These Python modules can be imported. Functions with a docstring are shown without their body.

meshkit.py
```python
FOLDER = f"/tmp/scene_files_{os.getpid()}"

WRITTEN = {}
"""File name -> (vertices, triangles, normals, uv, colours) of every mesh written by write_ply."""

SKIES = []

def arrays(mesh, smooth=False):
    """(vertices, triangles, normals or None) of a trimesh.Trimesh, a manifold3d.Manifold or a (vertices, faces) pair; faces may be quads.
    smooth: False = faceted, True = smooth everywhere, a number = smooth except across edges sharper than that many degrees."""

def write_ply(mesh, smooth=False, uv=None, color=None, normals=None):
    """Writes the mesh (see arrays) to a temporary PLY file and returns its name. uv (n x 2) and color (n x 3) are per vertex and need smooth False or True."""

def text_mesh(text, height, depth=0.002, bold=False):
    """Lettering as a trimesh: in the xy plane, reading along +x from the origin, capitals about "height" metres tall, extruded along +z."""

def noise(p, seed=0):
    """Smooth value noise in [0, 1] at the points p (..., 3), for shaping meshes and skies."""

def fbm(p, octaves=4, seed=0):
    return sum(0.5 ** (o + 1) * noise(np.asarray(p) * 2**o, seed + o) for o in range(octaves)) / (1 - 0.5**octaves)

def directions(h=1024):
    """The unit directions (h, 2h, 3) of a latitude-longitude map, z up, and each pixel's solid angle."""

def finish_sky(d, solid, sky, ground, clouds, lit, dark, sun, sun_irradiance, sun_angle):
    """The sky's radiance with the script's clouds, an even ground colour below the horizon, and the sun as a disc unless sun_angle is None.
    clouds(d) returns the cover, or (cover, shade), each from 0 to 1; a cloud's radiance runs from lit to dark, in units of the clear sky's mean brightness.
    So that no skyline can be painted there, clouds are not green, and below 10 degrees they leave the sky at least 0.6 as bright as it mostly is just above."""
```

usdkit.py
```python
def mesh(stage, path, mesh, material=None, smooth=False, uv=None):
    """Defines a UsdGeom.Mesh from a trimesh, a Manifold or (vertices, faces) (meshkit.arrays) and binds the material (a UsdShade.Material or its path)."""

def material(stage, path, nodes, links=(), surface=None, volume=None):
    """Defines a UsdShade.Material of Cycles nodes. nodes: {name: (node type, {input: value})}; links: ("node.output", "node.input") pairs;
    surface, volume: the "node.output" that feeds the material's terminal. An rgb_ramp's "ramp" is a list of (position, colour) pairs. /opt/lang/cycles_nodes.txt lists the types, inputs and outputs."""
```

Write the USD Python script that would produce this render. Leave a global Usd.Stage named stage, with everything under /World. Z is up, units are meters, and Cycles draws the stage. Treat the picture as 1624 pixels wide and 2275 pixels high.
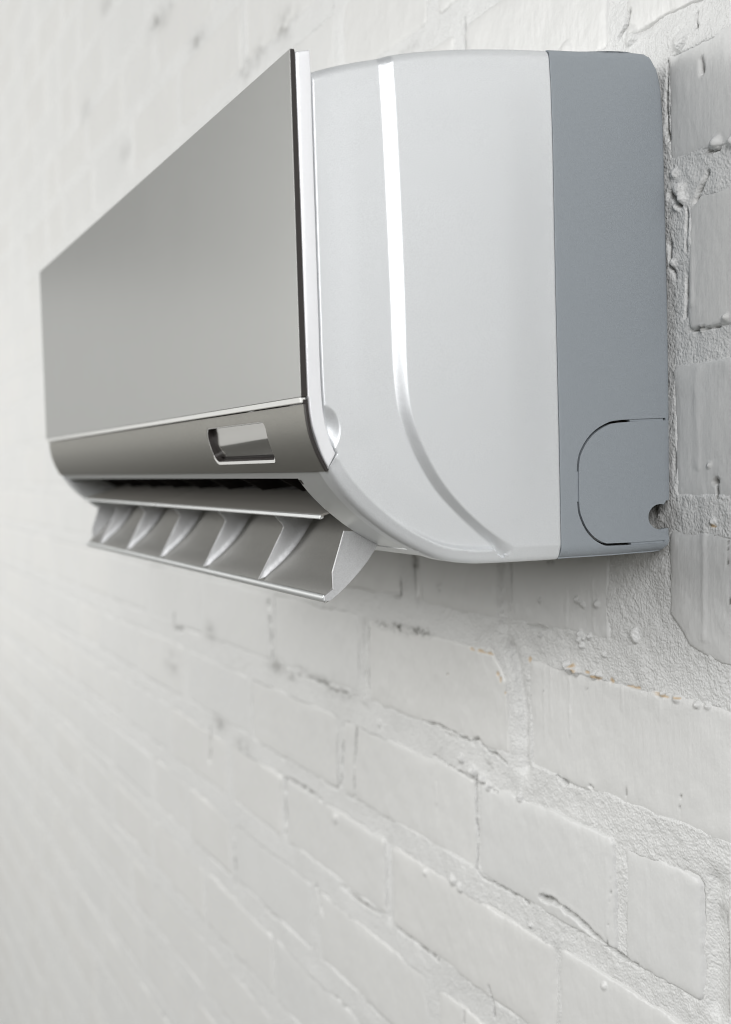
import math
import numpy as np
import shapely
from shapely.geometry import Polygon, LineString
from scipy.spatial import Delaunay
import usdkit, meshkit
from pxr import Usd, UsdGeom, UsdLux, UsdShade, Gf, Sdf, Vt

# ---------------------------------------------------------------- stage, camera, light
stage = Usd.Stage.CreateInMemory()
UsdGeom.SetStageUpAxis(stage, "Z")
UsdGeom.SetStageMetersPerUnit(stage, 1.0)
UsdGeom.Xform.Define(stage, "/World")
UsdGeom.Scope.Define(stage, "/World/Looks")

RIGHT = (0.39278, 0.91942, -0.01998)
UP = (-0.02346, 0.03174, 0.99922)
BACK = (0.91933, -0.39200, 0.03404)
EYE = (0.647, -0.472, 0.055)
cam = UsdGeom.Camera.Define(stage, "/World/camera")
cam.AddTransformOp().Set(Gf.Matrix4d(*RIGHT, 0, *UP, 0, *BACK, 0, *EYE, 1))
cam.CreateHorizontalApertureAttr(24.0)
cam.CreateVerticalApertureAttr(24.0 * 1024 / 731)
cam.CreateFocalLengthAttr(24.0 * 2900 / 1624)
cam.CreateFStopAttr(7.1)
cam.CreateFocusDistanceAttr(0.755)
cam.CreateClippingRangeAttr(Gf.Vec2f(0.05, 100))
cam.CreateExposureAttr(0.25)


def look(name, nodes, links=(), surface=None, volume=None):
    return usdkit.material(stage, "/World/Looks/" + name, nodes, links, surface, volume)


AMBIENT, KEY_WINDOW, FRONT_WINDOW, FAR_WINDOW = 0.172, 12.0, 2.05, 10.0
dome = UsdLux.DomeLight.Define(stage, "/World/room_light")
UsdShade.MaterialBindingAPI.Apply(dome.GetPrim()).Bind(look("room_light_look", {
    "tc": ("texture_coordinate", {}), "sep": ("separate_xyz", {}),
    "r": ("map_range", {"from_min": -0.7, "from_max": 0.7, "to_min": 0.0, "to_max": 1.0, "clamp": True}),
    "c": ("rgb_ramp", {"ramp": [(0, (0.30, 0.275, 0.21)), (0.5, (0.72, 0.72, 0.70)), (1, (0.50, 0.51, 0.53))]}),
    "bg": ("background_shader", {"strength": AMBIENT})},
    [("tc.generated", "sep.vector"), ("sep.z", "r.value"), ("r.result", "c.fac"), ("c.color", "bg.color")], surface="bg.background"))


def rect_light(name, pos, target, w, h, intensity, color):
    l = UsdLux.RectLight.Define(stage, "/World/" + name)
    l.CreateWidthAttr(w), l.CreateHeightAttr(h), l.CreateIntensityAttr(intensity), l.CreateColorAttr(Gf.Vec3f(*color))
    m = Gf.Matrix4d(1).SetLookAt(Gf.Vec3d(*pos), Gf.Vec3d(*target), Gf.Vec3d(0, 0, 1)).GetInverse()
    l.AddTransformOp().Set(m)
    return l


rect_light("window_light", (3.1, -1.5, 1.25), (0, -0.15, 0.1), 1.0, 1.9, KEY_WINDOW, (1.0, 1.0, 1.01))
rect_light("front_window_light", (-2.1, -3.2, 1.2), (-1.7, 0, -0.1), 3.4, 1.8, FRONT_WINDOW, (1.0, 0.998, 0.982))
rect_light("far_window_light", (-4.4, -5.0, 0.7), (-3.2, 0, -0.5), 2.2, 2.2, FAR_WINDOW, (1.0, 0.998, 0.982))

rect_light("panel_fill_light", (-8.0, -1.9, 0.0), (0, -1.0, 0.1), 5.0, 2.6, 0.37, (1.0, 1.0, 0.985))  # unseen area light added to brighten the front panel's reflection

# ---------------------------------------------------------------- helpers
counts = {}


def numbered(parent, name):
    k = (parent, name)
    counts[k] = counts.get(k, -1) + 1
    return name if counts[k] == 0 else f"{name}_{counts[k]:03d}"


def put(parent, name, mesh, material, smooth=35, **primvars):
    path = f"{parent}/{numbered(parent, name)}"
    v, f = (mesh.vertices, mesh.faces) if hasattr(mesh, "vertices") else mesh
    m = usdkit.mesh(stage, path, (np.asarray(v, float), np.asarray(f, int)), material, smooth=True if primvars else smooth)
    for n, val in primvars.items():
        UsdGeom.PrimvarsAPI(m).CreatePrimvar(n, Sdf.ValueTypeNames.FloatArray, "vertex").Set(Vt.FloatArray.FromNumpy(np.asarray(val, np.float32)))
    return path


def data(path, **kw):
    p = stage.GetPrimAtPath(path)
    for k, v in kw.items():
        p.SetCustomDataByKey(k, v)


def thing(name, label, category, group=None):
    path = "/World/" + numbered("/World", name)
    UsdGeom.Xform.Define(stage, path)
    data(path, label=label, category=category)
    if group:
        data(path, group=group)
    return path


def join(*meshes):
    V, F, n = [], [], 0
    for v, f in meshes:
        V.append(np.asarray(v, float)), F.append(np.asarray(f, int) + n)
        n += len(v)
    return np.vstack(V), np.vstack(F)


def grid_faces(nu, nv):
    i = np.arange(nu - 1)[:, None] * nv + np.arange(nv - 1)[None, :]
    i = i.ravel()
    return np.vstack([np.stack([i, i + nv, i + nv + 1], 1), np.stack([i, i + nv + 1, i + 1], 1)])


def along(line, step):
    n = max(2, int(math.ceil(line.length / step)))
    return np.array([line.interpolate(t, normalized=True).coords[0] for t in np.linspace(0, 1, n, endpoint=False)])


def region(poly, step, bstep, rings=(), lines=()):
    """Triangles that fill a polygon: dense along its outline, evenly spaced within."""
    poly = shapely.segmentize(poly, bstep)
    pts = []
    for ring in [poly.exterior, *poly.interiors]:
        pts.append(np.array(ring.coords)[:-1])
    for d in rings:
        g = poly.buffer(-d)
        for p in getattr(g, "geoms", [g]):
            for ring in [p.exterior, *p.interiors]:
                if ring.length > 4 * bstep:
                    pts.append(along(ring, bstep * 1.2))
    inner = poly.buffer(-(max(rings) if rings else 0) - 0.6 * min(step, bstep * 2))
    x0, y0, x1, y1 = poly.bounds
    gx, gy = np.meshgrid(np.arange(x0, x1, step), np.arange(y0, y1, step * 0.87))
    gx = gx + (np.arange(gx.shape[0]) % 2)[:, None] * step / 2
    g = np.stack([gx.ravel(), gy.ravel()], 1)
    g = g[shapely.contains_xy(inner, g[:, 0], g[:, 1])]
    for line, st in lines:
        q = along(line, st)
        q = q[shapely.contains_xy(poly.buffer(-0.3 * bstep), q[:, 0], q[:, 1])]
        g = g[shapely.distance(shapely.points(g), line) > 0.75 * st]
        pts.append(q)
    P = np.vstack(pts + [g])
    P = P[np.unique(np.round(P, 4), axis=0, return_index=True)[1]]
    t = Delaunay(P).simplices
    cen = P[t].mean(1)
    a, b, c = P[t[:, 0]], P[t[:, 1]], P[t[:, 2]]
    area = np.cross(b - a, c - a)
    t, area = t[(shapely.contains_xy(poly, cen[:, 0], cen[:, 1])) & (abs(area) > 1e-7)], area[(shapely.contains_xy(poly, cen[:, 0], cen[:, 1])) & (abs(area) > 1e-7)]
    t[area < 0] = t[area < 0][:, ::-1]
    return P, t


def slab(P, t, top, bottom):
    """A closed solid between the two maps of the flat triangles."""
    A, B = np.asarray(top(P)), np.asarray(bottom(P))
    e = np.sort(np.vstack([t[:, [0, 1]], t[:, [1, 2]], t[:, [2, 0]]]), 1)
    d = np.vstack([t[:, [0, 1]], t[:, [1, 2]], t[:, [2, 0]]])
    _, inv, cnt = np.unique(e, axis=0, return_inverse=True, return_counts=True)
    d = d[cnt[inv.ravel()] == 1]
    n = len(P)
    w = np.vstack([np.stack([d[:, 1], d[:, 0], d[:, 0] + n], 1), np.stack([d[:, 1], d[:, 0] + n, d[:, 1] + n], 1)])
    return np.vstack([A, B]), np.vstack([t, t[:, ::-1] + n, w])


def yz(P, x):
    """Points of the side profile (mm) at depth x (mm), in metres."""
    P = np.asarray(P, float)
    return np.stack([np.broadcast_to(np.asarray(x, float), P[:, 0].shape), P[:, 0], P[:, 1]], 1) / 1000


def prism(poly, x0, x1, r=0.4, n=3):
    """A profile (y, z in mm) drawn out along x from x0 to x1 with its two end edges rounded by r."""
    P = np.asarray(poly, float)
    if Polygon(P).exterior.is_ccw is False:
        P = P[::-1]
    a, b = P - np.roll(P, 1, 0), np.roll(P, -1, 0) - P
    na, nb = (np.stack([-q[:, 1], q[:, 0]], 1) / np.maximum(np.linalg.norm(q, axis=1, keepdims=True), 1e-9) for q in (a, b))
    m = na + nb
    m /= np.maximum((m * na).sum(1, keepdims=True), 0.35)
    ang = np.linspace(0, np.pi / 2, n)
    ds, xs = r * (1 - np.cos(ang)), r * (1 - np.sin(ang))
    rings = [(x0 + xs[i], ds[i]) for i in range(n)][::-1] + [(x1 - xs[i], ds[i]) for i in range(n)]
    V = np.vstack([yz(P + m * d, x) for x, d in rings])
    k = len(P)
    j = np.arange(k)
    F = []
    for i in range(len(rings) - 1):
        A, B, C, D = i * k + j, i * k + (j + 1) % k, (i + 1) * k + (j + 1) % k, (i + 1) * k + j
        F += [np.stack([A, B, C], 1), np.stack([A, C, D], 1)]
    import mapbox_earcut as ec
    cap = np.array(ec.triangulate_float64(P + m * r if r else P, np.array([k], np.uint32)), int).reshape(-1, 3)
    q = P[cap]
    if np.cross(q[:, 1] - q[:, 0], q[:, 2] - q[:, 0]).sum() < 0:
        cap = cap[:, ::-1]
    F += [cap[:, ::-1], cap + (len(rings) - 1) * k]
    return V, np.vstack(F)


def box_mm(x0, x1, y0, y1, z0, z1, r=0.3):
    return prism([(y0, z0), (y1, z0), (y1, z1), (y0, z1)], x0, x1, r)


def spline(pts, n):
    from scipy.interpolate import PchipInterpolator
    P = np.asarray(pts, float)
    s = np.r_[0, np.cumsum(np.linalg.norm(np.diff(P, axis=0), axis=1))]
    f = PchipInterpolator(s, P)
    return f(np.linspace(0, s[-1], n))


def strip_profile(curve, t):
    """A closed profile: the curve and its parallel at distance t (to the left of its direction)."""
    C = np.asarray(curve, float)
    d = np.gradient(C, axis=0)
    nrm = np.stack([-d[:, 1], d[:, 0]], 1) / np.linalg.norm(d, axis=1, keepdims=True)
    return np.vstack([C, (C + nrm * t)[::-1]])


def sstep(a, b, x):
    t = np.clip((x - a) / (b - a), 0, 1)
    return t * t * (3 - 2 * t)


def fbm2(x, z, size, seed, octaves=3, aspect=1.0):
    p = np.stack([x / (size * aspect), z / size, np.full_like(x, 0.37 * seed)], -1)
    return meshkit.fbm(p, octaves, seed) - 0.5


# ---------------------------------------------------------------- materials
def paint(name, color, metallic, rough, flake=0.0, bump=0.0, bump_scale=900.0, spec=0.5, coat=0.0, uneven=0.03):
    nodes = {"tc": ("texture_coordinate", {}), "n": ("noise_texture", {"scale": 2600.0, "detail": 1.0}),
             "r": ("rgb_ramp", {"ramp": [(0.3, tuple(c * (1 - flake) for c in color)), (0.7, tuple(min(1, c * (1 + flake)) for c in color))]}),
             "b": ("noise_texture", {"scale": bump_scale, "detail": 2.0}), "bm": ("bump", {"strength": 1.0, "distance": bump, "use_object_space": False}),
             "s": ("noise_texture", {"scale": 14.0, "detail": 3.0}),
             "rr": ("map_range", {"from_min": 0.3, "from_max": 0.7, "to_min": rough * (1 - uneven), "to_max": rough * (1 + uneven)}),
             "p": ("principled_bsdf", {"metallic": metallic, "specular_ior_level": spec, "coat_weight": coat, "coat_roughness": 0.12})}
    links = [("tc.object", "n.vector"), ("n.fac", "r.fac"), ("r.color", "p.base_color"), ("tc.object", "s.vector"), ("s.fac", "rr.value"), ("rr.result", "p.roughness")]
    if bump:
        links += [("tc.object", "b.vector"), ("b.fac", "bm.height"), ("bm.normal", "p.normal")]
    return look(name, nodes, links, surface="p.BSDF")


silver = paint("silver_paint", (0.748, 0.765, 0.776), 0.5, 0.42, flake=0.08, bump=0.00003, bump_scale=1600.0)
silver_light = paint("pale_silver_paint", (0.88, 0.885, 0.90), 0.15, 0.35, flake=0.02)
silver_frame = paint("frame_silver", (0.68, 0.695, 0.69), 0.55, 0.38, flake=0.06)
panel_grey = paint("panel_grey", (0.395, 0.397, 0.385), 0.85, 0.33, flake=0.03, uneven=0.005)
taupe = paint("taupe_metallic", (0.245, 0.238, 0.215), 0.8, 0.42, flake=0.25)
plate_grey = paint("blue_grey_plastic", (0.308, 0.338, 0.364), 0.1, 0.5, bump=0.00012, bump_scale=1200.0)
blade_silver = paint("louver_silver", (0.42, 0.415, 0.395), 0.75, 0.45, flake=0.2)
vane_silver = paint("vane_silver", (0.62, 0.625, 0.63), 0.5, 0.5, flake=0.14)
blade_taupe = paint("blade_taupe", (0.36, 0.345, 0.315), 0.3, 0.45, flake=0.15)
black_edge = paint("black_edge", (0.035, 0.03, 0.028), 0.0, 0.42, spec=0.35)
dark_inside = paint("dark_inside", (0.03, 0.026, 0.022), 0.0, 0.6)
white_trim = paint("white_trim", (0.88, 0.88, 0.85), 0.05, 0.25)
lens_look = paint("display_lens", (0.74, 0.73, 0.70), 1.0, 0.12)


def wall_paint(name, color, bumps, rough):
    """White wall paint: stipple and brush marks in fine relief, grime and bare mortar where the mesh says so."""
    nodes = {"tc": ("texture_coordinate", {}),
             "lo": ("noise_texture", {"scale": 7.0, "detail": 4.0, "roughness": 0.6}),
             "c": ("rgb_ramp", {"ramp": [(0.25, tuple(v * 0.95 for v in color)), (0.75, color)]}),
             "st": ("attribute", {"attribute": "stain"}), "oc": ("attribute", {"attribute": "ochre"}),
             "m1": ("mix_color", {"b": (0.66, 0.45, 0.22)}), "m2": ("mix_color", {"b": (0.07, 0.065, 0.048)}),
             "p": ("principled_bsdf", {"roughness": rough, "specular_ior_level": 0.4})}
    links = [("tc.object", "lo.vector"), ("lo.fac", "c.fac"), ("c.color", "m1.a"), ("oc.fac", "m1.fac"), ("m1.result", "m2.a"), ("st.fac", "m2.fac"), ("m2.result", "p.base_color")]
    last = None
    for i, (scale, stretch, dist, detail) in enumerate(bumps):
        nodes[f"mp{i}"] = ("mapping", {"scale": (1.0, 1.0, 1.0 / stretch)})
        nodes[f"n{i}"] = ("noise_texture", {"scale": scale, "detail": detail, "roughness": 0.55})
        nodes[f"b{i}"] = ("bump", {"strength": 1.0, "distance": dist})
        links += [("tc.object", f"mp{i}.vector"), (f"mp{i}.vector", f"n{i}.vector"), (f"n{i}.fac", f"b{i}.height")]
        if last:
            links.append((f"{last}.normal", f"b{i}.normal"))
        last = f"b{i}"
    links.append((f"{last}.normal", "p.normal"))
    return look(name, nodes, links, surface="p.BSDF")


brick_paint = [wall_paint("brick_paint" + ("" if i == 0 else f"_{i:03d}"), c, [(420.0, 9.0, 0.00016, 2.0), (170.0, 1.5, 0.0004, 4.0)], r)
               for i, (c, r) in enumerate([((0.80, 0.80, 0.785), 0.42), ((0.785, 0.787, 0.775), 0.45), ((0.81, 0.808, 0.79), 0.40)])]
mortar_paint = wall_paint("mortar_paint", (0.80, 0.802, 0.79), [(620.0, 1.0, 0.0007, 0.5), (200.0, 1.0, 0.0007, 2.0)], 0.47)

# ---------------------------------------------------------------- the brick wall (wall plane y = 0, room at y < 0; units mm)
WALL = thing("brick_wall", "white painted brick wall with wide rough mortar joints behind the air conditioner", "wall")
rng = np.random.default_rng(7)
WALL_BACK = 3.0          # the brick faces lie about this far behind the unit's back edge
rows = {5: (417, 491), 4: (318, 392), 3: (231, 294), 2: (131, 208), 1: (34, 112), 0: (-61, 13), -1: (-163, -84.5), -2: (-264, -190.5), -3: (-357, -286), -4: (-456, -384)}
known = {3: [(2, 270), (-290, -25)], 2: [(19, 285), (-262, -8)], 1: [(2, 264), (-290, -22)], 0: [(-3, 255), (-198.5, -68), (-366, -217.5), (-632, -392)],
         -1: [(-172, 95), (-466, -199), (-735, -492)], -2: [(-536, -259), (-251, -66), (-54, 23), (48, 230)], -3: [(-137, 130), (-421, -144), (-704, -440)],
         -4: [(-330, -110), (-612, -355), (-900, -637), (-85, 190)], 4: [(-41, 225), (-252, -60)]}
for k in range(6, 20):
    rows[k] = (417 + 98.5 * (k - 5) + rng.uniform(-4, 4), 417 + 98.5 * (k - 5) + 75 + rng.uniform(-3, 3))
for k in range(-5, -21, -1):
    rows[k] = (-456 + 98.5 * (k + 4) + rng.uniform(-4, 4), -456 + 98.5 * (k + 4) + 73 + rng.uniform(-3, 3))
X_MIN, X_MAX = -4000, 1900
bricks = []


def brick_length():
    return rng.choice([268, 268, 268, 185, 128], p=[0.34, 0.25, 0.2, 0.12, 0.09]) + rng.uniform(-6, 6)


for k in sorted(rows):
    z0, z1 = rows[k]
    have = sorted(known.get(k, []))
    if not have:
        a = rng.uniform(-250, 0)
        have = [(a, a + 266)]
    row = list(have)
    x = have[0][0]
    while x > X_MIN:
        b = x - rng.uniform(15, 27)
        x = b - brick_length()
        row.append((x, b))
    x = have[-1][1]
    while x < X_MAX:
        a = x + rng.uniform(17, 26)
        x = a + brick_length()
        row.append((a, x))
    for a, b in row:
        bricks.append(dict(row=k, a=a, b=b, z0=z0 + rng.uniform(-1.2, 1.2), z1=z1 + rng.uniform(-1.2, 1.2), h=rng.uniform(-0.9, 0.7),
                           tx=rng.uniform(-1, 1) * 0.5, tz=rng.uniform(-1, 1) * 0.5, seed=int(rng.integers(1, 999)), corner=None))
for b in bricks:
    if b["row"] == 0 and b["a"] == -3:
        b["corner"] = [(-3.5, -18), (-3.5, -36), (16, -53.5), (30, -58.5), (57, -63)]       # the broken lower corner of the brick right of the unit
    if b["row"] == -1 and b["b"] == -199:
        b["corner"] = [(-199, -160), (-206, -106), (-227, -86)]

# paint blobs (x, z, radius, height), drips (x, z top, z bottom, width, height) and open cracks (polyline, width, depth), grime, shade painted in the drain hole and bare chips
blobs = [(-107, -37.2, 2.2, 2.4), (-103.5, -38.2, 1.5, 1.8), (-100, -39.5, 1.6, 1.8), (-97, -41, 1.3, 1.3), (-155.7, -41.7, 2.0, 1.8), (-81.7, -38, 2.6, 2.2), (-155, -66.4, 2.2, 2.6), (-103.3, -60, 2.4, 3.0),
         (-103.6, -64, 2.5, 3.2), (-101, -68, 2.3, 2.6), (-99, -62.5, 1.8, 2.0), (-92, -60.5, 2.0, 2.4), (-121.6, -83.5, 3.4, 3.8), (-117, -86, 3.0, 3.6), (-113, -84.5, 3.0, 3.4), (-109.4, -86.5, 3.0, 3.6), (-88, -86, 3.0, 2.6), (-82, -85, 2.6, 2.4),
         (-40.3, -52.4, 3.4, 2.8), (-39.6, -56, 3.0, 2.6), (2, -87, 3.0, 2.4), (-12, -87, 2.0, 2.0), (22, -88, 2.4, 2.2), (31, -87.5, 2.0, 1.8), (-74.5, -70.6, 2.0, 1.8), (-281, -180, 4.0, 3.4), (-262, -186, 5.0, 4.0), (-246, -189, 4.5, 3.6), (-236, -192, 3.5, 3.0), (-188, -190, 3.5, 3.0), (-176, -282, 2.5, 2.4),
         (-301, -284, 5.0, 2.4), (-286, -286, 4.5, 2.2), (-560, -296, 6.0, 2.2), (38, 20, 2.2, 2.0), (35, 52, 1.8, 1.6), (41, 43, 2.4, -2.4), (-142, -12, 2.6, -2.2), (4, 172, 3.0, 2.4), (7, 224, 3.5, 2.4), (12, 214, 4.0, 3.2), (15, 208, 3.6, 3.4), (10, 205, 3.2, 2.6), (52, 135, 2.4, 2.2), (29, 131, 2.0, 1.8),
         (-30, -310, 3.0, 1.2), (-80, -292, 3.0, 1.6), (-352, -292, 3.5, 1.8), (-445, -180, 4.0, 2.0), (-35, 318, 6.0, 3.0), (14, 300, 6.0, 3.0), (-110, 330, 7.0, 2.0), (44, 233, 4.0, 3.6), (58, 231, 3.0, 3.2)]
drips = [(-151.5, -88, -138, 1.1, 0.55), (-143, -86, -125, 1.4, 0.35), (-118, -90, -132, 1.6, 0.7), (-15, -88, -118, 0.9, 0.3), (-55, -88, -104, 1.2, 0.4), (-345, -40, -63, 2.6, 0.5), (-190, -8, -60, 1.6, 0.5), (-120, -30, -62, 2.2, 0.35), (-86, -20, -58, 1.6, 0.5), (-70, -10, -60, 1.6, 0.4),
         (-330, -210, -228, 2.2, 0.9), (-232, -200, -240, 1.2, 0.35), (-74, -205, -258, 1.6, 0.4), (30, 20, -50, 4.0, 0.6), (25, 110, 50, 5.0, 0.5), (22, 190, 145, 3.0, 0.8), (-205, -105, -160, 3.0, 0.8), (-30, -200, -250, 2.0, 0.3), (14, -100, -150, 1.5, 0.25), (-420, -100, -150, 3.0, 0.4), (-60, 100, 60, 2.0, 0.4)]
cracks = [([(-353, -162), (-322, -160.5), (-290, -161.5), (-268, -162), (-252, -159), (-236, -166), (-222, -165), (-205, -169)], 1.3, 3.0),
          ([(-336, -188), (-318, -190), (-300, -190.5), (-281, -191.5), (-262, -193.5)], 1.1, 2.4),
          ([(-254, -186), (-256.5, -200), (-257, -225), (-254.5, -240), (-257, -262), (-249, -267), (-225, -266.5), (-180, -266)], 1.6, 4.0),
          ([(-160, -256), (-146, -253.5), (-135, -254.5), (-125, -254.8), (-113, -256), (-104, -258), (-96, -260), (-85, -262), (-74, -265), (-60, -265.5), (-44, -266)], 2.4, 6.0),
          ([(-74, -264), (-72, -240), (-69, -215)], 0.8, 1.2), ([(-244, -193), (-232, -193), (-222, -194)], 1.2, 2.5),
          ([(-136, -163), (-130, -164.5), (-124, -166)], 2.2, 5.0), ([(-96, -161), (-92, -162.5)], 1.8, 4.0),
          ([(-256, 400), (-256.3, 385), (-257, 362)], 1.6, 4.0), ([(-50, 320), (-40, 326), (-37, 333)], 2.0, 4.0), ([(-80, 314), (-72, 317)], 2.0, 3.0),
          ([(-500, -195), (-508, -230), (-509, -262)], 2.0, 4.0), ([(-536, -214), (-541, -240), (-548, -262)], 1.8, 4.0), ([(-709, -287), (-712, -320), (-714, -352)], 2.6, 5.0),
          ([(-468, -95), (-468, -120), (-470, -150)], 2.0, 3.0), ([(-751, -95), (-746, -120), (-742, -156)], 3.0, 5.0), ([(-1000, -283), (-1006, -327)], 4.0, 6.0),
          ([(-1173, -150), (-1174, -170), (-1130, -166)], 5.0, 6.0), ([(1, 292), (0.5, 265), (2, 245)], 1.4, 2.5), ([(2, 214), (7, 209), (12, 205)], 2.6, 4.0), ([(0.5, 184), (2, 170), (6, 163)], 1.8, 3.0), ([(18.5, 203), (17, 170), (15.5, 140)], 1.4, 3.5),
          ([(26, 205), (31, 212), (36, 219)], 1.8, 4.0), ([(38, 231), (46, 230)], 1.4, 3.0), ([(18, 131), (30, 131.5), (45, 131)], 1.2, 2.0), ([(28, 303), (28, 312)], 2.0, 4.0), ([(33, 284), (33.5, 276)], 2.6, 4.0),
          ([(-52.5, -150), (-52, -162)], 0.7, 1.5), ([(4.5, -146), (3.5, -160)], 0.6, 1.2), ([(52, 10), (52, -6)], 0.4, 0.6), ([(54, -14), (54, -32)], 0.35, 0.6), ([(41, 42), (42, 33)], 1.0, 1.5),
          ([(-240, -350), (-236, -372)], 2.0, 4.0), ([(-285, -388), (-281, -410), (-283, -430)], 2.4, 6.0), ([(51, -200), (55, -215), (50, -235)], 1.6, 3.5), ([(62, -193), (66, -194)], 2.6, 4.0),
          ([(-660, -166), (-610, -163), (-560, -166), (-520, -163)], 1.6, 2.4), ([(-700, -286), (-640, -284), (-600, -287)], 2.0, 3.0), ([(-560, -360), (-500, -362), (-455, -360)], 1.6, 3.0),
          ([(-905, -393), (-906, -430), (-908, -464)], 2.6, 4.0), ([(-620, -380), (-610, -392), (-600, -407)], 2.4, 4.0), ([(-420, -362), (-380, -360), (-330, -361)], 1.6, 3.0)]
grime_and_shade = [(-16, 23, 12, 9, 0.75), (-430, -88, 20, 3.5, 0.5), (-390, -87, 22, 4.5, 0.75), (-355, -86, 18, 3.5, 0.8), (-345, -85, 6, 3.5, 0.6), (-590, -161, 30, 5, 0.35), (-522, -164, 22, 5, 0.45), (-735, -165, 30, 8, 0.4), (-684, -169, 20, 7, 0.3), (-480, -165, 14, 5, 0.3), (-560, -168, 40, 6, 0.25),  # first entry paints shade into the drain hole; the rest is dirt
         (-362, -25, 5, 10, 0.45), (-350, -52, 4, 6, 0.35), (-315, -45, 5, 4, 0.2), (-470, -110, 5, 12, 0.3), (-478, -135, 5, 8, 0.3), (-742, -165, 12, 6, 0.4), (-140, -12, 4, 3, 0.45), (-152, -106, 0.8, 0.8, 0.8), (-137, -118, 1.2, 0.8, 0.7), (-97, -96, 2.0, 1.0, 0.5), (-650, -160, 24, 5, 0.3), (-960, -270, 30, 10, 0.3), (-860, -280, 30, 9, 0.3), (-1190, -220, 30, 18, 0.3), (-990, -155, 24, 12, 0.3), (-660, 520, 30, 14, 0.4), (-740, 515, 24, 12, 0.35), (-790, 512, 22, 10, 0.4), (-1190, 692, 40, 12, 0.5), (-1140, 690, 30, 14, 0.4), (-980, 605, 34, 10, 0.45), (-450, 410, 20, 7, 0.3), (-360, 405, 24, 5, 0.2),
         (-1500, 830, 40, 16, 0.4), (-1700, 700, 40, 16, 0.3), (-1400, 560, 34, 14, 0.3), (-1050, 400, 30, 12, 0.3), (40, 43, 2.0, 3.0, 0.6), (40, -206, 6, 5, 0.3), (-236, -176, 8, 5, 0.25), (-256, -190, 5, 4, 0.35)]
chips = [(-258, -88.6, 5, 1.0), (-244, -88.8, 8, 1.2), (-231, -89.2, 6, 1.1), (-218, -103, 2.4, 2.0), (-214, -106.5, 2.0, 2.2), (-207, -116, 1.6, 1.2), (-172, -86, 2.0, 2.2), (-113, -83, 3.4, 1.6), (-110, -86, 3.0, 1.4), (-95, -85, 4.0, 1.1), (-84, -86.5, 7.0, 1.1), (-66, -86, 2.6, 2.0), (-42, -87, 8.0, 0.9), (-14, -87.6, 9, 0.9), (38, 17.5, 3.0, 1.2), (3, -87, 3, 1)]
valleys = [([(-200, -82), (-190, -100), (-183, -125), (-181, -165)], 7.0, 5.0), ([(-208, -20), (-207, -64)], 6.0, 2.2), ([(-357, -22), (-358, -62)], 6.0, 2.5), ([(36, -190), (34, -262)], 8.0, 3.0), ([(-479, -95), (-480, -160)], 7.0, 2.5), ([(-430, -290), (-434, -356)], 6.0, 2.0), ([(-142, -292), (-147, -345)], 5.0, 2.0)]
vcurves = [(LineString(p), w, d) for p, w, d in valleys]
ccurves = [(LineString(p), w, d) for p, w, d in cracks]


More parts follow.
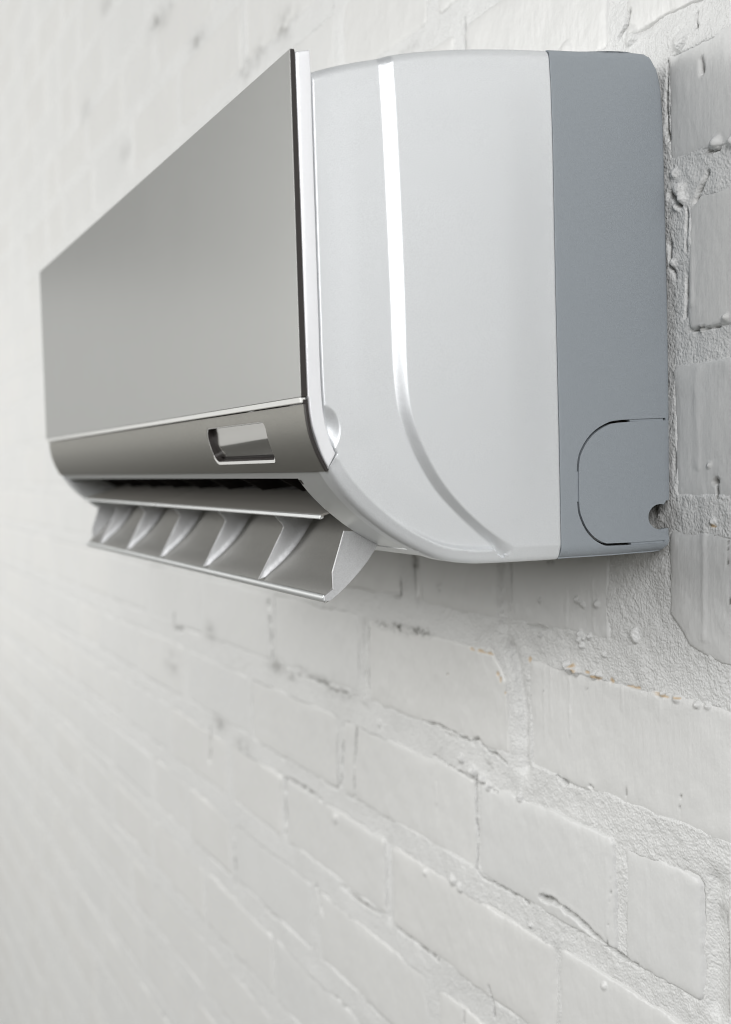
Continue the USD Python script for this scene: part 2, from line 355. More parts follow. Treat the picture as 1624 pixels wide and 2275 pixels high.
def brick_distance(b, x, z, wob):
    """Signed distance (positive inside) to a brick's uneven outline."""
    lean = (z - b["z0"]) / (b["z1"] - b["z0"])
    d = np.minimum(np.minimum(x - b["a"] - 1.5 * b["tx"] * lean, b["b"] - x + 1.5 * b["tz"] * lean), np.minimum(z - b["z0"] - 0.004 * b["tx"] * (x - b["a"]), b["z1"] - z))
    dx, dz = np.minimum(x - b["a"], b["b"] - x), np.minimum(z - b["z0"], b["z1"] - z)
    r = 5.0
    corner = (dx < r) & (dz < r)
    d = np.where(corner, r - np.hypot(r - dx, r - dz), d)
    if b["corner"]:
        for (xa, za), (xb, zb) in zip(b["corner"], b["corner"][1:]):
            n = np.array([-(zb - za), xb - xa], float)
            n /= np.linalg.norm(n)
            cx, cz = (b["a"] + b["b"]) / 2, (b["z0"] + b["z1"]) / 2
            if (cx - xa) * n[0] + (cz - za) * n[1] < 0:
                n = -n
            d = np.minimum(d, (x - xa) * n[0] + (z - za) * n[1])
    return d + wob


def wobble(x, z):
    return 3.0 * fbm2(x, z, 16, 3, 3) + 4.0 * fbm2(x, z, 60, 4, 2) + 1.8 * np.abs(fbm2(x, z, 5, 6, 2)) * sstep(-700, -300, x)


def relief(x, z):
    """Lumps, runs and cracks that cross bricks and joints alike: height (mm), grime and bare chips."""
    h = np.zeros_like(x)
    stain = np.zeros_like(x)
    ochre = np.zeros_like(x)
    x0, x1, z0, z1 = x.min(), x.max(), z.min(), z.max()
    hit = lambda a, b, c, d: a <= x1 and b >= x0 and c <= z1 and d >= z0
    rough = None
    for bx, bz, r, hh in blobs:
        if hit(bx - 2 * r, bx + 2 * r, bz - 2 * r, bz + 2 * r):
            q = np.hypot((x - bx) * 0.9, z - bz) / r
            q = q + 0.5 * fbm2(x, z, r * 0.9, 11, 2)
            h = h + hh * np.clip(1 - q * q, 0, 1) ** 0.7
    for dx, zt, zb, w, hh in drips:
        if hit(dx - 4 * w, dx + 4 * w, zb - w, zt + w):
            xx = dx + 1.2 * fbm2(np.zeros_like(z), z, 14, 5, 2)
            h = h + hh * np.exp(-((x - xx) / (0.6 * w)) ** 2) * sstep(zb - 1.5, zb + 1.5, z) * sstep(zt + 2, zt - 3, z)
    for line, w, dep in vcurves:
        a, c, b, d = line.bounds
        if hit(a - 25, b + 25, c - 25, d + 25):
            sel = (x > a - 25) & (x < b + 25) & (z > c - 25) & (z < d + 25)
            if sel.any():
                dd = shapely.distance(shapely.points(x[sel], z[sel]), line) * (1 + 0.8 * fbm2(x[sel], z[sel], 20, 25, 2))
                h[sel] = h[sel] - dep * np.exp(-(dd / w) ** 2)
    for line, w, dep in ccurves:
        a, c, b, d = line.bounds
        if hit(a - 8, b + 8, c - 8, d + 8):
            sel = (x > a - 8) & (x < b + 8) & (z > c - 8) & (z < d + 8)
            if sel.any():
                xs, zs = x[sel], z[sel]
                dd = shapely.distance(shapely.points(xs + 3.0 * fbm2(xs, zs, 7, 21, 2), zs + 3.0 * fbm2(xs, zs, 7, 22, 2)), line)
                ww = w * np.clip(0.35 + 2.6 * (fbm2(xs, zs, 12, 23, 2) + 0.18), 0.12, 1.5)
                g = np.exp(-(dd / (0.62 * ww)) ** 2)
                h[sel] = h[sel] - dep * g * np.clip(ww / w + 0.2, 0, 1) + 0.25 * np.exp(-((dd - 1.6 * w) / (0.8 * w)) ** 2) * (0.5 + fbm2(xs, zs, 5, 24, 2))
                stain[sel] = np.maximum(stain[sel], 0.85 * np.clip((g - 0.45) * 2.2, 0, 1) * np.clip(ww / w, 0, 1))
    for gx, gz, rx, rz, s in grime_and_shade:
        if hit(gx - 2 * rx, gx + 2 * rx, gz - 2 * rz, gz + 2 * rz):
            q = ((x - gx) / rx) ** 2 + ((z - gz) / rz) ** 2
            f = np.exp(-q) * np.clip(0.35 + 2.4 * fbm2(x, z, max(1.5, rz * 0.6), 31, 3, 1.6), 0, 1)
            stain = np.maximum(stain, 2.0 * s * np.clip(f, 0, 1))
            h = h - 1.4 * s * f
    for gx, gz, rx, rz in chips:
        if hit(gx - 2 * rx, gx + 2 * rx, gz - 3 * rz, gz + 3 * rz):
            q = ((x - gx) / rx) ** 2 + ((z - gz + 2 * fbm2(x, z, 5, 41, 2)) / rz) ** 2
            f = np.clip((1.15 - q) * 1.6 * (0.8 + 2 * fbm2(x, z, 2.5, 42, 2)), 0, 1)
            ochre = np.maximum(ochre, 0.8 * f)
            h = h - 0.6 * f
    return h, np.clip(stain, 0, 1), ochre


def brick_height(b, x, z, d):
    u, v = (x - b["a"]) / (b["b"] - b["a"]) - 0.5, (z - b["z0"]) / (b["z1"] - b["z0"]) - 0.5
    h = b["h"] + 0.7 * b["tx"] * u + 0.9 * b["tz"] * v + 1.6 * fbm2(x, z, 70, b["seed"], 2) + 0.9 * fbm2(x, z, 18, b["seed"] + 1, 2) + 0.25 * fbm2(x, z, 7, 51, 2, 0.4)
    edge = np.maximum(d, -2.0)
    flush = sstep(-380, -1000, x)
    soft = 1.8 + 3.6 * np.clip(0.5 + 2.2 * fbm2(x, z, 60, 81, 2), 0, 1)
    h = h * (1 - 0.4 * flush)
    return h - (1.1 - 0.85 * flush) * np.exp(-np.maximum(edge, 0) / soft) - np.where(edge < 0, -edge * (1.9 - 0.7 * flush), 0)


def mortar_height(x, z):
    deep = sstep(-0.12, 0.16, fbm2(x, z, 130, 61, 2))
    near = sstep(-420, -150, x)
    flush = sstep(-380, -1000, x)
    return -(0.1 + 1.5 * deep * (1 - 0.6 * flush) + 0.2 * near) + (3.6 - 1.6 * flush) * fbm2(x, z, 55, 62, 3) + (0.9 + 0.9 * near) * fbm2(x, z, 11, 63, 3) + 0.75 * near * fbm2(x, z, 2.8, 64, 2)


def in_view(b):
    """Whether any of the brick's corners lies in the photograph's field (with a margin) and is not wholly behind the unit."""
    P = np.array([(x, 0, z) for x in (b["a"], (b["a"] + b["b"]) / 2, b["b"]) for z in (b["z0"], b["z1"])]) / 1000 - np.array(EYE)
    q = P @ np.array([RIGHT, UP, BACK]).T
    px, pz, dep = q[:, 0] / -q[:, 2] * 2900, q[:, 1] / -q[:, 2] * 2900, -q[:, 2]
    ok = (dep > 0.2) & (abs(px) < 900) & (abs(pz) < 1230)
    hidden = b["a"] > -560 and b["b"] < -30 and b["z0"] > 20 and b["z1"] < 235
    return ok.any() and not hidden


def brick_mesh(b, sx, sz):
    m = 4.0 if sx < 5 else 5.0
    X = np.linspace(b["a"] - m, b["b"] + m, max(4, int((b["b"] - b["a"] + 2 * m) / sx)))
    Z = np.linspace(b["z0"] - m, b["z1"] + m, max(4, int((b["z1"] - b["z0"] + 2 * m) / sz)))
    x, z = (q.ravel() for q in np.meshgrid(X, Z, indexing="ij"))
    d = brick_distance(b, x, z, wobble(x, z))
    r, stain, ochre = relief(x, z)
    h = np.maximum(brick_height(b, x, z, d) + r, -14)
    V = np.stack([x, WALL_BACK - h, z], 1) / 1000
    f = grid_faces(len(X), len(Z))
    f = f[(d[f] > -3.5).any(1)]
    used = np.unique(f)
    back = np.full(len(V), -1)
    back[used] = np.arange(len(used))
    return V[used], back[f], stain[used], ochre[used]


rest, shown = [], []
for b in bricks:
    (shown if in_view(b) else rest).append(b)
shown.sort(key=lambda b: -b["b"])
for i, b in enumerate(shown):
    near = b["b"]
    sx, sz = (1.5, 1.1) if near > -300 else (2.2, 1.6) if near > -620 else (4.5, 3.0) if near > -1300 else (10, 6)
    v, f, stain, ochre = brick_mesh(b, sx, sz)
    put(WALL, "brick", (v, f), brick_paint[b["seed"] % 3], stain=stain, ochre=ochre)
V, F, n = [], [], 0
for b in rest:
    v, f, _, _ = brick_mesh(b, 12, 10)
    V.append(v), F.append(f + n)
    n += len(v)
data(put(WALL, "outer_bricks", (np.vstack(V), np.vstack(F)), brick_paint[0], smooth=40), kind="stuff")


def mortar_sheet(x0, x1, z0, z1, sx, sz, skip=None):
    X = np.linspace(x0, x1, int(round((x1 - x0) / sx)) + 1)
    Z = np.linspace(z0, z1, int(round((z1 - z0) / sz)) + 1)
    xx, zz = np.meshgrid(X, Z, indexing="ij")
    D = np.full(xx.shape, -99.0, np.float32)
    for b in bricks:
        i0, i1 = np.searchsorted(X, [b["a"] - 12, b["b"] + 12])
        j0, j1 = np.searchsorted(Z, [b["z0"] - 12, b["z1"] + 12])
        if i1 > i0 and j1 > j0:
            s = (slice(i0, i1), slice(j0, j1))
            D[s] = np.maximum(D[s], brick_distance(b, xx[s].ravel(), zz[s].ravel(), 0.0).reshape(xx[s].shape))
    keep = D < 7.0 + sx
    if skip:
        keep &= ~((xx > skip[0]) & (xx < skip[1]) & (zz > skip[2]) & (zz < skip[3]))
    f = grid_faces(len(X), len(Z))
    f = f[keep.ravel()[f].all(1)]
    used = np.unique(f)
    back = np.full(xx.size, -1)
    back[used] = np.arange(len(used))
    x, z, d = xx.ravel()[used], zz.ravel()[used], D.ravel()[used]
    r, st, oc = np.zeros_like(x), np.zeros_like(x), np.zeros_like(x)
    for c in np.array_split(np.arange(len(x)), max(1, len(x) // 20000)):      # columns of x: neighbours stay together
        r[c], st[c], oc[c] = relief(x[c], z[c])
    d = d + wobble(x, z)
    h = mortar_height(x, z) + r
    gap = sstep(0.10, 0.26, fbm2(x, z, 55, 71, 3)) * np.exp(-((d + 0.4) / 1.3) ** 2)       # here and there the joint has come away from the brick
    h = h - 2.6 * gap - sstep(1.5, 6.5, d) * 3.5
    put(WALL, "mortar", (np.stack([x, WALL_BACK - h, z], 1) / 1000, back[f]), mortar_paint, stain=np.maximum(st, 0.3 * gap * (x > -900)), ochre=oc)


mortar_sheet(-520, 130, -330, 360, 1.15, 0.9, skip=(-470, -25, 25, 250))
mortar_sheet(-520, 130, 360, 430, 1.6, 1.2)
mortar_sheet(-520, 130, -470, -330, 1.6, 1.3)
mortar_sheet(-1300, -520, -760, 760, 3.0, 2.2)
mortar_sheet(-2400, -1300, -1260, 1120, 7.0, 5.0)
mortar_sheet(-4000, -2400, -2000, 1800, 14.0, 9.0)
for q in [(-520, 130, 430, 1800), (-520, 130, -2000, -470), (130, 1900, -2000, 1800), (-1300, -520, 760, 1800), (-1300, -520, -2000, -760), (-2400, -1300, 1120, 1800), (-2400, -1300, -2000, -1260)]:
    mortar_sheet(*q, 16, 12)
put(WALL, "wall_core", box_mm(-4000, 1900, 22, 140, -2000, 1800, 0), dark_inside, smooth=False)

# ---------------------------------------------------------------- the air conditioner (x along the wall, right end at x = 0; profile points y, z in mm)
AC = thing("air_conditioner", "silver wall mounted split air conditioner with grey front panel and open louver flap", "air conditioner")
LEN = 800.0
seam = [(-222.0, 264.0), (-221.2, 196.0), (-220.4, 137.6), (-220.1, 114.3), (-219.5, 93.4), (-219.0, 86.7), (-217.8, 78.8), (-215.7, 71.0), (-212.3, 62.5)]
seam = np.vstack([spline(seam, 60)])
bottom_curve = spline([(-217.2, 53.4), (-210.5, 43.6), (-201.7, 34.1), (-191.8, 25.5), (-181.8, 18.2), (-171.6, 12.0), (-161.2, 6.8), (-154.9, 4.2), (-148.6, 2.4), (-139.0, 0.8), (-128.1, -0.1), (-111.7, -0.3), (-82.3, -0.2), (-76.5, -0.1)], 90)
top_curve = spline([(-222.0, 264.0), (-204.4, 269.9), (-183.6, 275.2), (-160.9, 280.3), (-130.7, 285.0), (-107.4, 287.5), (-79.5, 289.6)], 60)
rear_seam = [(-79.5, 289.6), (-78.3, 270.0), (-77.6, 240.0), (-77.0, 147.0), (-76.3, 70.0), (-76.0, 8.0), (-76.5, -0.1)]
bevel_left = spline([(-185.4, 330.0), (-183.5, 274.0), (-181.2, 198.9), (-179.7, 138.8), (-179.2, 112.3), (-178.3, 98.9), (-176.6, 86.6), (-173.5, 75.9), (-168.6, 64.1), (-163.2, 54.3), (-155.5, 42.7), (-149.0, 35.4), (-138.5, 25.5), (-127.8, 16.4), (-120.8, 10.3), (-117.6, 5.8), (-114.3, 2.8)], 160)
bevel_right = spline([(-177.6, 330.0), (-176.2, 272.3), (-173.9, 199.3), (-172.5, 139.0), (-172.2, 112.4), (-171.7, 100.6), (-170.3, 88.2), (-167.5, 77.5), (-162.9, 66.0), (-156.1, 53.0), (-147.8, 41.5), (-137.3, 30.3), (-126.6, 21.2), (-115.8, 14.0), (-108.1, 9.6), (-105.4, 8.2)], 160)
RAISE = 3.6
right_of_bevel = Polygon(np.vstack([bevel_right, [(-105.4, -30), (20, -30), (20, 330)]]))
bevel_band = Polygon(np.vstack([bevel_left, bevel_right[::-1]])).buffer(0)
bevel_cut = Polygon(np.vstack([bevel_left, [(-105.4, 8.2)], bevel_right[::-1]])).buffer(0)
L_left, L_right, L_bottom, L_top, L_seam, L_rear = (LineString(q) for q in (bevel_left, bevel_right, bottom_curve, top_curve, seam, rear_seam))


def side_relief(P):
    """How far (mm) the end cover stands out at the profile points P."""
    y, z = P[:, 0], P[:, 1]
    pts = shapely.points(y, z)
    dl, dr, db, dt, ds, dk = (shapely.distance(pts, q) for q in (L_left, L_right, L_bottom, L_top, L_seam, L_rear))
    t = dl / np.maximum(dl + dr, 1e-6)
    t = 0.6 * t + 0.4 * t * t * (3 - 2 * t)
    inside = shapely.contains_xy(bevel_cut, y, z)
    right = shapely.contains_xy(right_of_bevel, y, z)
    base = RAISE * np.where(inside, t, np.where(right, 1.0, 0.0))
    crown = 0.7 * (1 - ((y + 145) / 75) ** 2) + 1.0 * (1 - ((z - 150) / 130) ** 2)
    base = base + crown * sstep(5, 30, db) * sstep(0, 34, dk) * sstep(3, 25, ds) * sstep(5, 30, dt)
    width = 8.5
    ramp = sstep(-205, -122, y) ** 1.3
    band = RAISE * ramp - (width - db) * 0.30
    mix = sstep(width + 0.5, width - 0.5, db) * np.where(inside, 0, 1)
    x = base * (1 - mix) + band * mix
    e = np.sqrt(((y + 219.5) / 9.8) ** 2 + ((z - 75.5) / 13.0) ** 2)
    x = x - 4.4 * np.clip(1 - e * e, 0, 1) ** 1.25                                       # finger scoop beside the front cover
    for d, r in ((dt, 6.0), (db, 3.0), (ds, 1.2), (dk, 0.8)):
        q = np.clip(r - d, 0, r)
        x = x - (r - np.sqrt(np.maximum(r * r - q * q, 0)))
    return x


cover_outline = Polygon(np.vstack([seam, bottom_curve, rear_seam[::-1][1:], top_curve[::-1][1:-1]])).buffer(0)
features = [(q, 0.9) for l in (L_left, L_right) for q in (l, l.offset_curve(0.75), l.offset_curve(-0.75))]
for off in (7.7, 8.5, 9.3):
    ring = L_bottom.buffer(off).exterior.intersection(cover_outline)
    ring = shapely.line_merge(ring) if ring.geom_type != "LineString" else ring
    features.append((max(getattr(ring, "geoms", [ring]), key=lambda q: q.length), 0.9))
e = [(-219.5 + q * 9.8 * math.cos(t), 75.5 + q * 13.0 * math.sin(t)) for q in (1.0,) for t in np.linspace(-np.pi / 2, np.pi / 2, 40)]
features += [(LineString(e), 0.7), (LineString(e).offset_curve(0.6), 0.7), (LineString(e).offset_curve(-0.6), 0.7), (LineString(e).offset_curve(1.2), 0.7)]
P, T = region(cover_outline, 1.5, 0.8, rings=(0.08, 0.25, 0.6, 1.1, 1.8, 2.8, 4.2), lines=features)
v, f = slab(P, T, lambda p: yz(p, side_relief(p)), lambda p: yz(p, -14.0))
put(AC, "side_cover", (v, f), silver, smooth=46)
P2, T2 = region(cover_outline, 4, 2.5, rings=(1.0, 3.0))
v, f = slab(P2, T2, lambda p: yz(p, side_relief(p)), lambda p: yz(p, -14.0))
v = v * [-1, 1, 1] + [-LEN / 1000, 0, 0]
put(AC, "side_cover", (v, f[:, ::-1]), silver, smooth=32)

# back plate with its knock-out for the pipes
plate_pts = [(-75.6, 0.2), (-76.5 + 1.2, 8), (-75.5, 70), (-76.3, 147), (-76.9, 240), (-77.6, 270), (-78.7, 289.8)] + [tuple(q) for q in spline([(-78.7, 289.8), (-59.1, 291.2), (-20, 294.3), (-13.0, 294.3), (-8.6, 292.4), (-5.9, 288.6), (-3.9, 282.4), (-2.0, 273.0), (-0.8, 253.0), (-0.1, 216.0), (0.5, 178.0), (0.9, 141.0), (1.0, 69.0), (0.8, 34.0), (0.0, 11.0), (-1.6, 4.6), (-4.8, 1.9), (-10.0, 1.4)], 70)[1:]] + [(-40, 0.6)]
plate = Polygon(plate_pts).buffer(0)
slot = spline([(-2.3, 80.2), (-25.4, 79.5), (-38.9, 78.6), (-46.1, 76.2), (-53.3, 71.8), (-59.2, 65.2), (-62.6, 58.4), (-63.6, 51.5), (-63.7, 33.5), (-63.3, 28.0), (-61.5, 22.4), (-57.8, 15.9), (-51.7, 10.3), (-43.7, 7.2), (-26.9, 7.1), (-4.0, 7.6)], 140)
slot_line = LineString(slot)
hole = Polygon([(-6.6 + 8.6 * math.cos(a), 22.3 + 7.6 * math.sin(a)) for a in np.linspace(0, 2 * np.pi, 40)]).union(Polygon([(-0.6 + 3.3 * math.cos(a), 29.0 + 3.2 * math.sin(a)) for a in np.linspace(0, 2 * np.pi, 24)])).union(shapely.box(-7.5, 15.3, 4, 29))
groove = slot_line.buffer(0.74, cap_style="flat")
inner = Polygon(np.vstack([slot, [(3.0, 7.6), (3.0, 80.2)]])).buffer(0).difference(slot_line.buffer(0.74))
PLATE_X = 2.6
plate_line = plate.exterior
p_bottom = LineString([(-78, 0.2), (-40, 0.5), (-10, 1.3), (0, 1.6)])
p_top = LineString([(-80, 289.6), (-59.1, 291.2), (-20, 294.3), (-13, 294.3), (-8.6, 292.4), (-5.9, 288.6)])
p_back = LineString([(-5.9, 288.6), (-3.9, 282.4), (-2, 273), (-0.8, 253), (0.9, 141), (1.0, 69), (0.8, 34), (0, 11)])


def plate_relief(P):
    pts = shapely.points(P[:, 0], P[:, 1])
    x = np.full(len(P), PLATE_X)
    for line, r in ((p_bottom, 7.0), (p_top, 3.5), (p_back, 2.0), (LineString(rear_seam), 1.4)):
        q = np.clip(r - shapely.distance(pts, line), 0, r)
        x = x - (r - np.sqrt(np.maximum(r * r - q * q, 0)))
    return x


outer_plate = plate.difference(inner.buffer(0.01)).difference(groove).difference(hole)
outer_plate = max(getattr(outer_plate, "geoms", [outer_plate]), key=lambda g: g.area)
P, T = region(outer_plate, 2.6, 0.8, rings=(0.4, 1.1, 2.2, 4.0))
v, f = slab(P, T, lambda p: yz(p, plate_relief(p)), lambda p: yz(p, -1.4 + 0 * p[:, 0]))
BACK_PLATE = put(AC, "back_plate", (v, f), plate_grey, smooth=32)
knock = inner.intersection(plate).difference(hole)
knock = max(getattr(knock, "geoms", [knock]), key=lambda g: g.area)
P, T = region(knock, 2.6, 0.8, rings=(0.3, 1.0))
v, f = slab(P, T, lambda p: yz(p, plate_relief(p) - 0.15), lambda p: yz(p, -1.4 + 0 * p[:, 0]))
put(BACK_PLATE, "knockout_panel", (v, f), plate_grey, smooth=32)
for a, b in (((-27.0, 79.6), (-3.5, 80.1)), ((-63.68, 32.8), (-63.68, 50.2)), ((-27.0, 7.1), (-3.5, 7.6))):
    bar = LineString([a, b]).buffer(0.78, cap_style="flat")
    P, T = region(bar, 3, 1.5)
    v, f = slab(P, T, lambda p: yz(p, 1.7 + 0 * p[:, 0]), lambda p: yz(p, -1.2 + 0 * p[:, 0]))
    put(BACK_PLATE, "tab", (v, f), plate_grey, smooth=32)
P, T = region(plate, 5, 3, rings=(1.0, 3.0))
v, f = slab(P, T, lambda p: yz(p, plate_relief(p)), lambda p: yz(p, -1.4 + 0 * p[:, 0]))
put(AC, "back_plate", (v * [-1, 1, 1] + [-LEN / 1000, 0, 0], f[:, ::-1]), plate_grey, smooth=32)

# shell between the two ends
top_shell = np.vstack([top_curve[:-1] + [0.6, -1.6], [(-59, 289.4), (-20, 292.2), (-13, 292.0), (-8, 289), (-6, 283), (-4, 262), (-3.5, 200)]])
put(AC, "top_housing", prism(strip_profile(top_shell, -2.0), -LEN + 8, -8, 0.2), silver, smooth=32)
base_shell = [(-162, 8.2), (-155, 5.6), (-148.6, 4.0), (-139.0, 2.4), (-128, 1.6), (-111, 1.3), (-76, 1.5), (-8, 2.6), (-4, 5), (-3, 14), (-3, 24)]
base_shell = np.array(base_shell, float)
put(AC, "base_housing", prism(strip_profile(base_shell, 2.2), -LEN + 4, -22, 0.2), silver_frame, smooth=32)

# front cover carrier, panel, trim
carrier_front = [(-230.9, 273.2), (-229.6, 196.0), (-228.8, 137.4), (-228.1, 93.1)]
lower_edge = spline([(-227.6, 91.9), (-227.1, 85.6), (-225.9, 77.8), (-223.6, 70.1), (-221.0, 62.7), (-217.6, 55.9)], 24)
carrier = np.vstack([carrier_front, lower_edge, [(-217.3, 54.9)], (seam[::-1] + [-0.55, 0.1])[:-8], [(-222.4, 262.0), (-222.8, 274.6)]])
cp = Polygon(carrier).buffer(0)
P, T = region(cp, 2.2, 1.0, rings=(0.35, 0.8))
cl = cp.exterior
front_line = LineString(np.vstack([carrier_front, lower_edge]))


def carrier_relief(p):
    pts = shapely.points(p[:, 0], p[:, 1])
    d, fr = shapely.distance(pts, cl), shapely.distance(pts, front_line)
    r = 0.7
    q = np.clip(r - d, 0, r)
    tilt = sstep(60, 150, p[:, 1]) * 0.185 * (fr - 7.5)
    return 0.6 + tilt - (r - np.sqrt(np.maximum(r * r - q * q, 0)))


v, f = slab(P, T, lambda p: yz(p, carrier_relief(p)), lambda p: yz(p, -30.0 + 0 * p[:, 0]))
rail = prism([(-230.9, 273.2), (-229.2, 140.0), (-222.0, 140.0), (-222.6, 274.2)], -LEN + 29, -29, 0)
put(AC, "front_cover", join((v, f), rail, (v * [-1, 1, 1] - [LEN / 1000, 0, 0], f[:, ::-1])), silver_light, smooth=32)
PANEL = put(AC, "front_panel", prism([(-231.9, 93.1), (-231.5, 93.0), (-233.6, 274.0), (-234.0, 273.8)], -LEN + 2, 0.0, 0.05), panel_grey, smooth=32)
put(PANEL, "panel_edge", prism([(-231.45, 93.05), (-228.6, 93.1), (-228.4, 93.6), (-231.1, 272.4), (-231.5, 274.1), (-233.55, 274.05)], -LEN + 2.1, 0.25, 0.12), black_edge, smooth=32)
put(AC, "trim_strip", prism([(-231.8, 90.1), (-231.9, 92.5), (-231.5, 92.85), (-228.6, 92.8), (-228.6, 89.8), (-231.4, 89.7)], -LEN + 3, -1.2, 0.8), white_trim, smooth=32)

# lower cover of the front with the display window
cover_curve = spline([(-229.3, 89.2), (-228.7, 83.1), (-227.4, 75.2), (-225.0, 67.4), (-222.1, 60.6), (-217.9, 53.2)], 80)
cs = np.r_[0, np.cumsum(np.linalg.norm(np.diff(cover_curve, axis=0), axis=1))]
cd = np.gradient(cover_curve, axis=0)
cn = np.stack([-cd[:, 1], cd[:, 0]], 1) / np.linalg.norm(cd, axis=1, keepdims=True)    # towards the inside of the unit
if cn[0, 0] < 0:
    cn = -cn


def on_cover(p, depth):
    """(x, arc length) of the lower cover -> space, depth mm below its surface."""
    at = [np.interp(p[:, 1], cs, q) for q in (cover_curve[:, 0], cover_curve[:, 1], cn[:, 0], cn[:, 1])]
    return np.stack([p[:, 0], at[0] + at[2] * depth, at[1] + at[3] * depth], 1) / 1000


S = cs[-1]
s_top, s_bot = np.interp(-82.3, -cover_curve[:, 1], cs), np.interp(-60.3, -cover_curve[:, 1], cs)
window = shapely.box(-190.5 + 6, s_top + 6, -70 - 6, s_bot - 6).buffer(6)
ring_out = shapely.box(-190.9 + 6, s_top - 0.5 + 6, -69.8 - 6, s_bot + 1.7 - 6).buffer(6)
sheet = shapely.box(-LEN + 3, 0, -3.2, S).difference(ring_out)
P, T = region(sheet, 5.0, 1.6)
v, f = slab(P, T, lambda p: on_cover(p, 0.0), lambda p: on_cover(p, 1.9))
if True:
    COVER = put(AC, "lower_cover", (v, f), taupe, smooth=32)
edge_poly = np.vstack([cover_curve + cn * 0.1, (cover_curve + cn * 1.7)[::-1], [(-227.8, 91.6), (-230.2, 91.6), (-230.4, 89.4)]])
put(COVER, "edge_seal", prism(edge_poly, -3.1, -0.9, 0.15), black_edge, smooth=32)
ring = ring_out.difference(window)
P, T = region(ring, 2.0, 0.8)
wl = window.exterior
v, f = slab(P, T, lambda p: on_cover(p, -0.05 + 0.5 * sstep(1.6, 0.0, shapely.distance(shapely.points(p[:, 0], p[:, 1]), wl))), lambda p: on_cover(p, 1.2))
put(COVER, "window_frame", (v, f), white_trim, smooth=32)
bez = window.difference(shapely.box(-186.5 + 4, s_top + 4, -70 - 4, s_bot - 1.2 - 4).buffer(3.9))
P, T = region(window.buffer(0.3).difference(window.buffer(-0.25)), 2.0, 0.8)
v, f = slab(P, T, lambda p: on_cover(p, 0.6), lambda p: on_cover(p, 5.2))
put(COVER, "window_bezel", (v, f), black_edge, smooth=32)
P, T = region(window.buffer(0.2), 4, 2)
v, f = slab(P, T, lambda p: on_cover(p, 5.2), lambda p: on_cover(p, 6.0))
put(COVER, "window_back", (v, f), black_edge, smooth=32)
P, T = region(window.intersection(shapely.box(-300, 0, 0, s_bot - 1.9)).buffer(-0.3), 2.5, 1.2)
v, f = slab(P, T, lambda p: on_cover(p, 3.7 + 0.30 * np.sin((p[:, 1] - s_top) * 0.42 + (p[:, 0] + 130) * 0.012)), lambda p: on_cover(p, 4.9))
put(COVER, "display_window", (v, f), lens_look, smooth=60)

# frame of the air outlet: a curved sheet that follows the underside, with the opening cut in it
frame_curve = np.vstack([[(-216.9, 52.2)], bottom_curve[2:64] + 0])
fd = np.gradient(frame_curve, axis=0)
fn = np.stack([-fd[:, 1], fd[:, 0]], 1) / np.linalg.norm(fd, axis=1, keepdims=True)
fs = np.r_[0, np.cumsum(np.linalg.norm(np.diff(frame_curve, axis=0), axis=1))]
if fn[10, 1] < 0:
    fn = -fn


def on_frame(p, depth):
    at = [np.interp(p[:, 1], fs, q) for q in (frame_curve[:, 0], frame_curve[:, 1], fn[:, 0], fn[:, 1])]
    return np.stack([p[:, 0], at[0] + at[2] * depth, at[1] + at[3] * depth], 1) / 1000


s_open0 = 4.4
s_open1 = np.interp(-164.5, frame_curve[:, 0], fs)
opening = shapely.box(-775, s_open0, -58, s_open1)
P, T = region(shapely.box(-LEN + 9, 0, -9, fs[-1]).difference(opening), 6.0, 1.6)
v, f = slab(P, T, lambda p: on_frame(p, 1.3), lambda p: on_frame(p, 3.0))
FRAME = put(AC, "outlet_frame", (v, f), silver_frame, smooth=32)
# the throat behind it
put(AC, "outlet_throat", join(box_mm(-779, -54, -122, -118, 6, 78, 0), prism([(-211.5, 51.5), (-205, 56), (-190, 66), (-118, 78), (-118, 81), (-192, 69), (-212, 55)], -779, -54, 0),
                              prism([(-150, 9.5), (-148, 8.0), (-118, 16), (-118, 13)], -779, -54, 0)), dark_inside, smooth=False)
cheek = [(-213.0, 48.5), (-206.5, 41.5), (-198.5, 33.5), (-189.5, 26.0), (-180.0, 19.8), (-170.0, 13.6), (-160.0, 9.0), (-118, 16), (-118, 78), (-190, 66), (-205, 55)]
put(AC, "throat_cheek", prism(cheek, -57.5, -54.5, 0), dark_inside, smooth=False)
put(AC, "throat_cheek", prism(cheek, -778, -775.5, 0), silver_frame, smooth=False)
for i in range(9):
    x = -742 + i * 82
    put(AC, "inner_louver", prism([(-192, 52), (-170, 40), (-130, 44), (-130, 70), (-186, 60)], x, x + 1.6, 0.2), dark_inside)

# air guide blade in two lengths
blade = np.array([(-198.2, 26.6), (-196.5, 27.6), (-180, 32.4), (-160, 39.2)])
for x0, x1 in ((-763, -456.5), (-453.5, -60.0)):
    p = put(AC, "air_guide", prism(strip_profile(blade, 1.5), x0, x1, 0.3), blade_taupe, smooth=32)
    put(p, "guide_lip", prism([(-199.3, 26.0), (-198.6, 25.4), (-196.9, 26.2), (-196.9, 28.2), (-198.4, 28.3), (-199.2, 27.6)], x0 + 0.2, x1 - 0.2, 0.4), silver_frame, smooth=40)

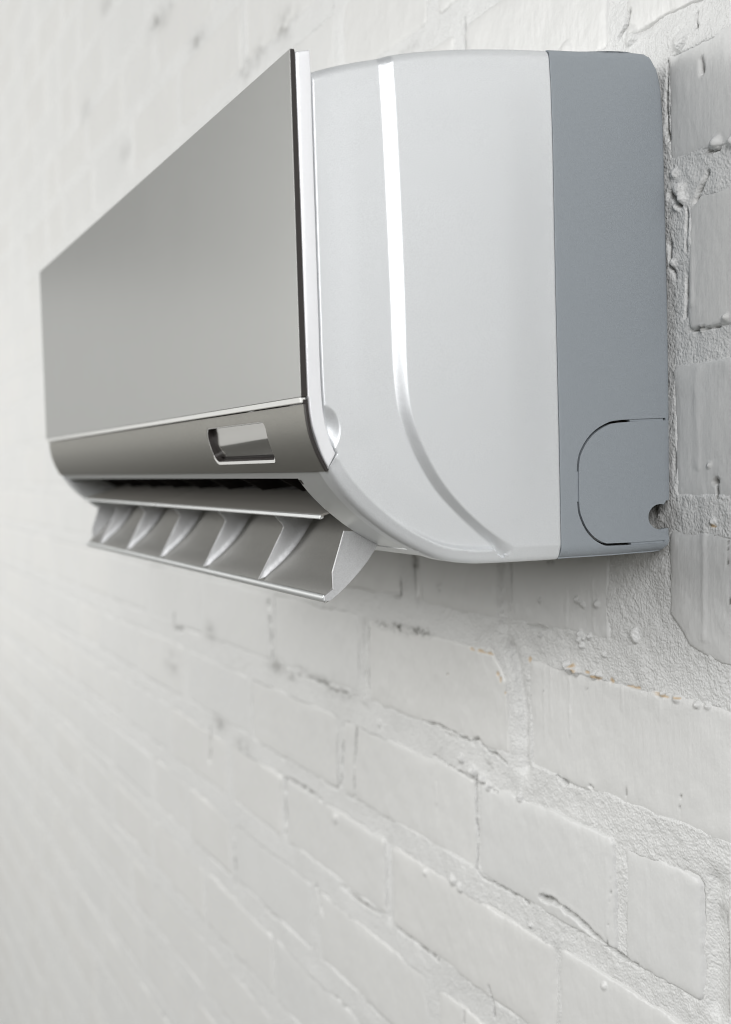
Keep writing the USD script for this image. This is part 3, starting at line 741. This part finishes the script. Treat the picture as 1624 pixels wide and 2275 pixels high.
# swinging flap with end caps and vanes
flap_curve = spline([(-150.5, 35.0), (-154.0, 25.0), (-159.0, 15.5), (-164.0, 7.7), (-170.0, -0.4), (-177.4, -8.4), (-185.6, -16.0), (-193.5, -21.8), (-196.4, -23.4)], 40)
flap_in = spline([(-148.0, 38.0), (-153.0, 30.0), (-159.5, 20.5), (-169.5, 6.0), (-177.0, -2.2), (-184.0, -8.6), (-193.5, -16.6), (-197.0, -21.0)], 40)
FX0, FX1 = -761.0, -61.5
FLAP = put(AC, "louver_flap", prism(np.vstack([flap_curve, flap_in[::-1]]), FX0, FX1, 0.3), blade_silver, smooth=32)
put(FLAP, "flap_lip", prism([(-196.2, -23.3), (-197.6, -22.6), (-198.4, -20.6), (-198.0, -18.7), (-197.0, -18.6), (-195.6, -20.6), (-194.8, -22.0)], FX0 + 0.3, FX1 + 0.2, 0.5), silver_frame, smooth=45)
cap = np.vstack([[(-184.3, 18.2), (-192.2, -5.6), (-191.9, -15.8), (-197.3, -19.4), (-197.6, -22.0)], (flap_curve[::-1])[1:-14], [(-160.5, 17.0), (-172, 17.5)]])
for x in (FX1 + 0.1, FX0 - 1.3):
    cpoly = Polygon(cap).buffer(0)
    P, T = region(cpoly, 2.0, 0.8, rings=(0.35, 0.8))
    rim = cpoly.exterior
    q = lambda p: np.clip(1.0 - shapely.distance(shapely.points(p[:, 0], p[:, 1]), rim), 0, 1)
    v, f = slab(P, T, lambda p: yz(p, x + 1.2 + 0.35 * q(p) - 0.7 * np.clip(q(p) - 0.6, 0, 1)), lambda p: yz(p, x + 0 * p[:, 0]))
    put(FLAP, "end_cap", (v, f), vane_silver, smooth=32)
root = LineString(flap_in)
vane = Polygon(np.vstack([[(-198.0, -18.0), (-190.0, -3.4), (-180.2, 14.8), (-179.6, 16.6), (-180.2, 17.8), (-187.2, 25.6)], [(-178, 30.2), (-162, 34.0)], flap_in[5:-3]])).buffer(0)
P, T = region(vane, 1.8, 1.0, rings=(0.4,))
vrim = LineString([(-197.6, -18.4), (-190.0, -3.8), (-180.2, 14.8), (-179.6, 16.6), (-180.2, 17.8), (-187.2, 25.6)])


def vane_side(p, k):
    pts = shapely.points(p[:, 0], p[:, 1])
    d, e = shapely.distance(pts, root), shapely.distance(pts, vrim)
    fil = 1.6 * np.exp(-d / 1.6) * sstep(0.0, 6.0, e)
    return 0.75 + 0.7 * sstep(0, 24, e) + fil - 0.35 * np.clip(1 - e / 0.5, 0, 1)


for x in (-695.9, -573.7, -445.8, -312.4, -179.7):
    v, f = slab(P, T, lambda p: yz(p, x + vane_side(p, 1)), lambda p: yz(p, x - vane_side(p, -1)))
    put(FLAP, "vane", (v, f), vane_silver, smooth=40)
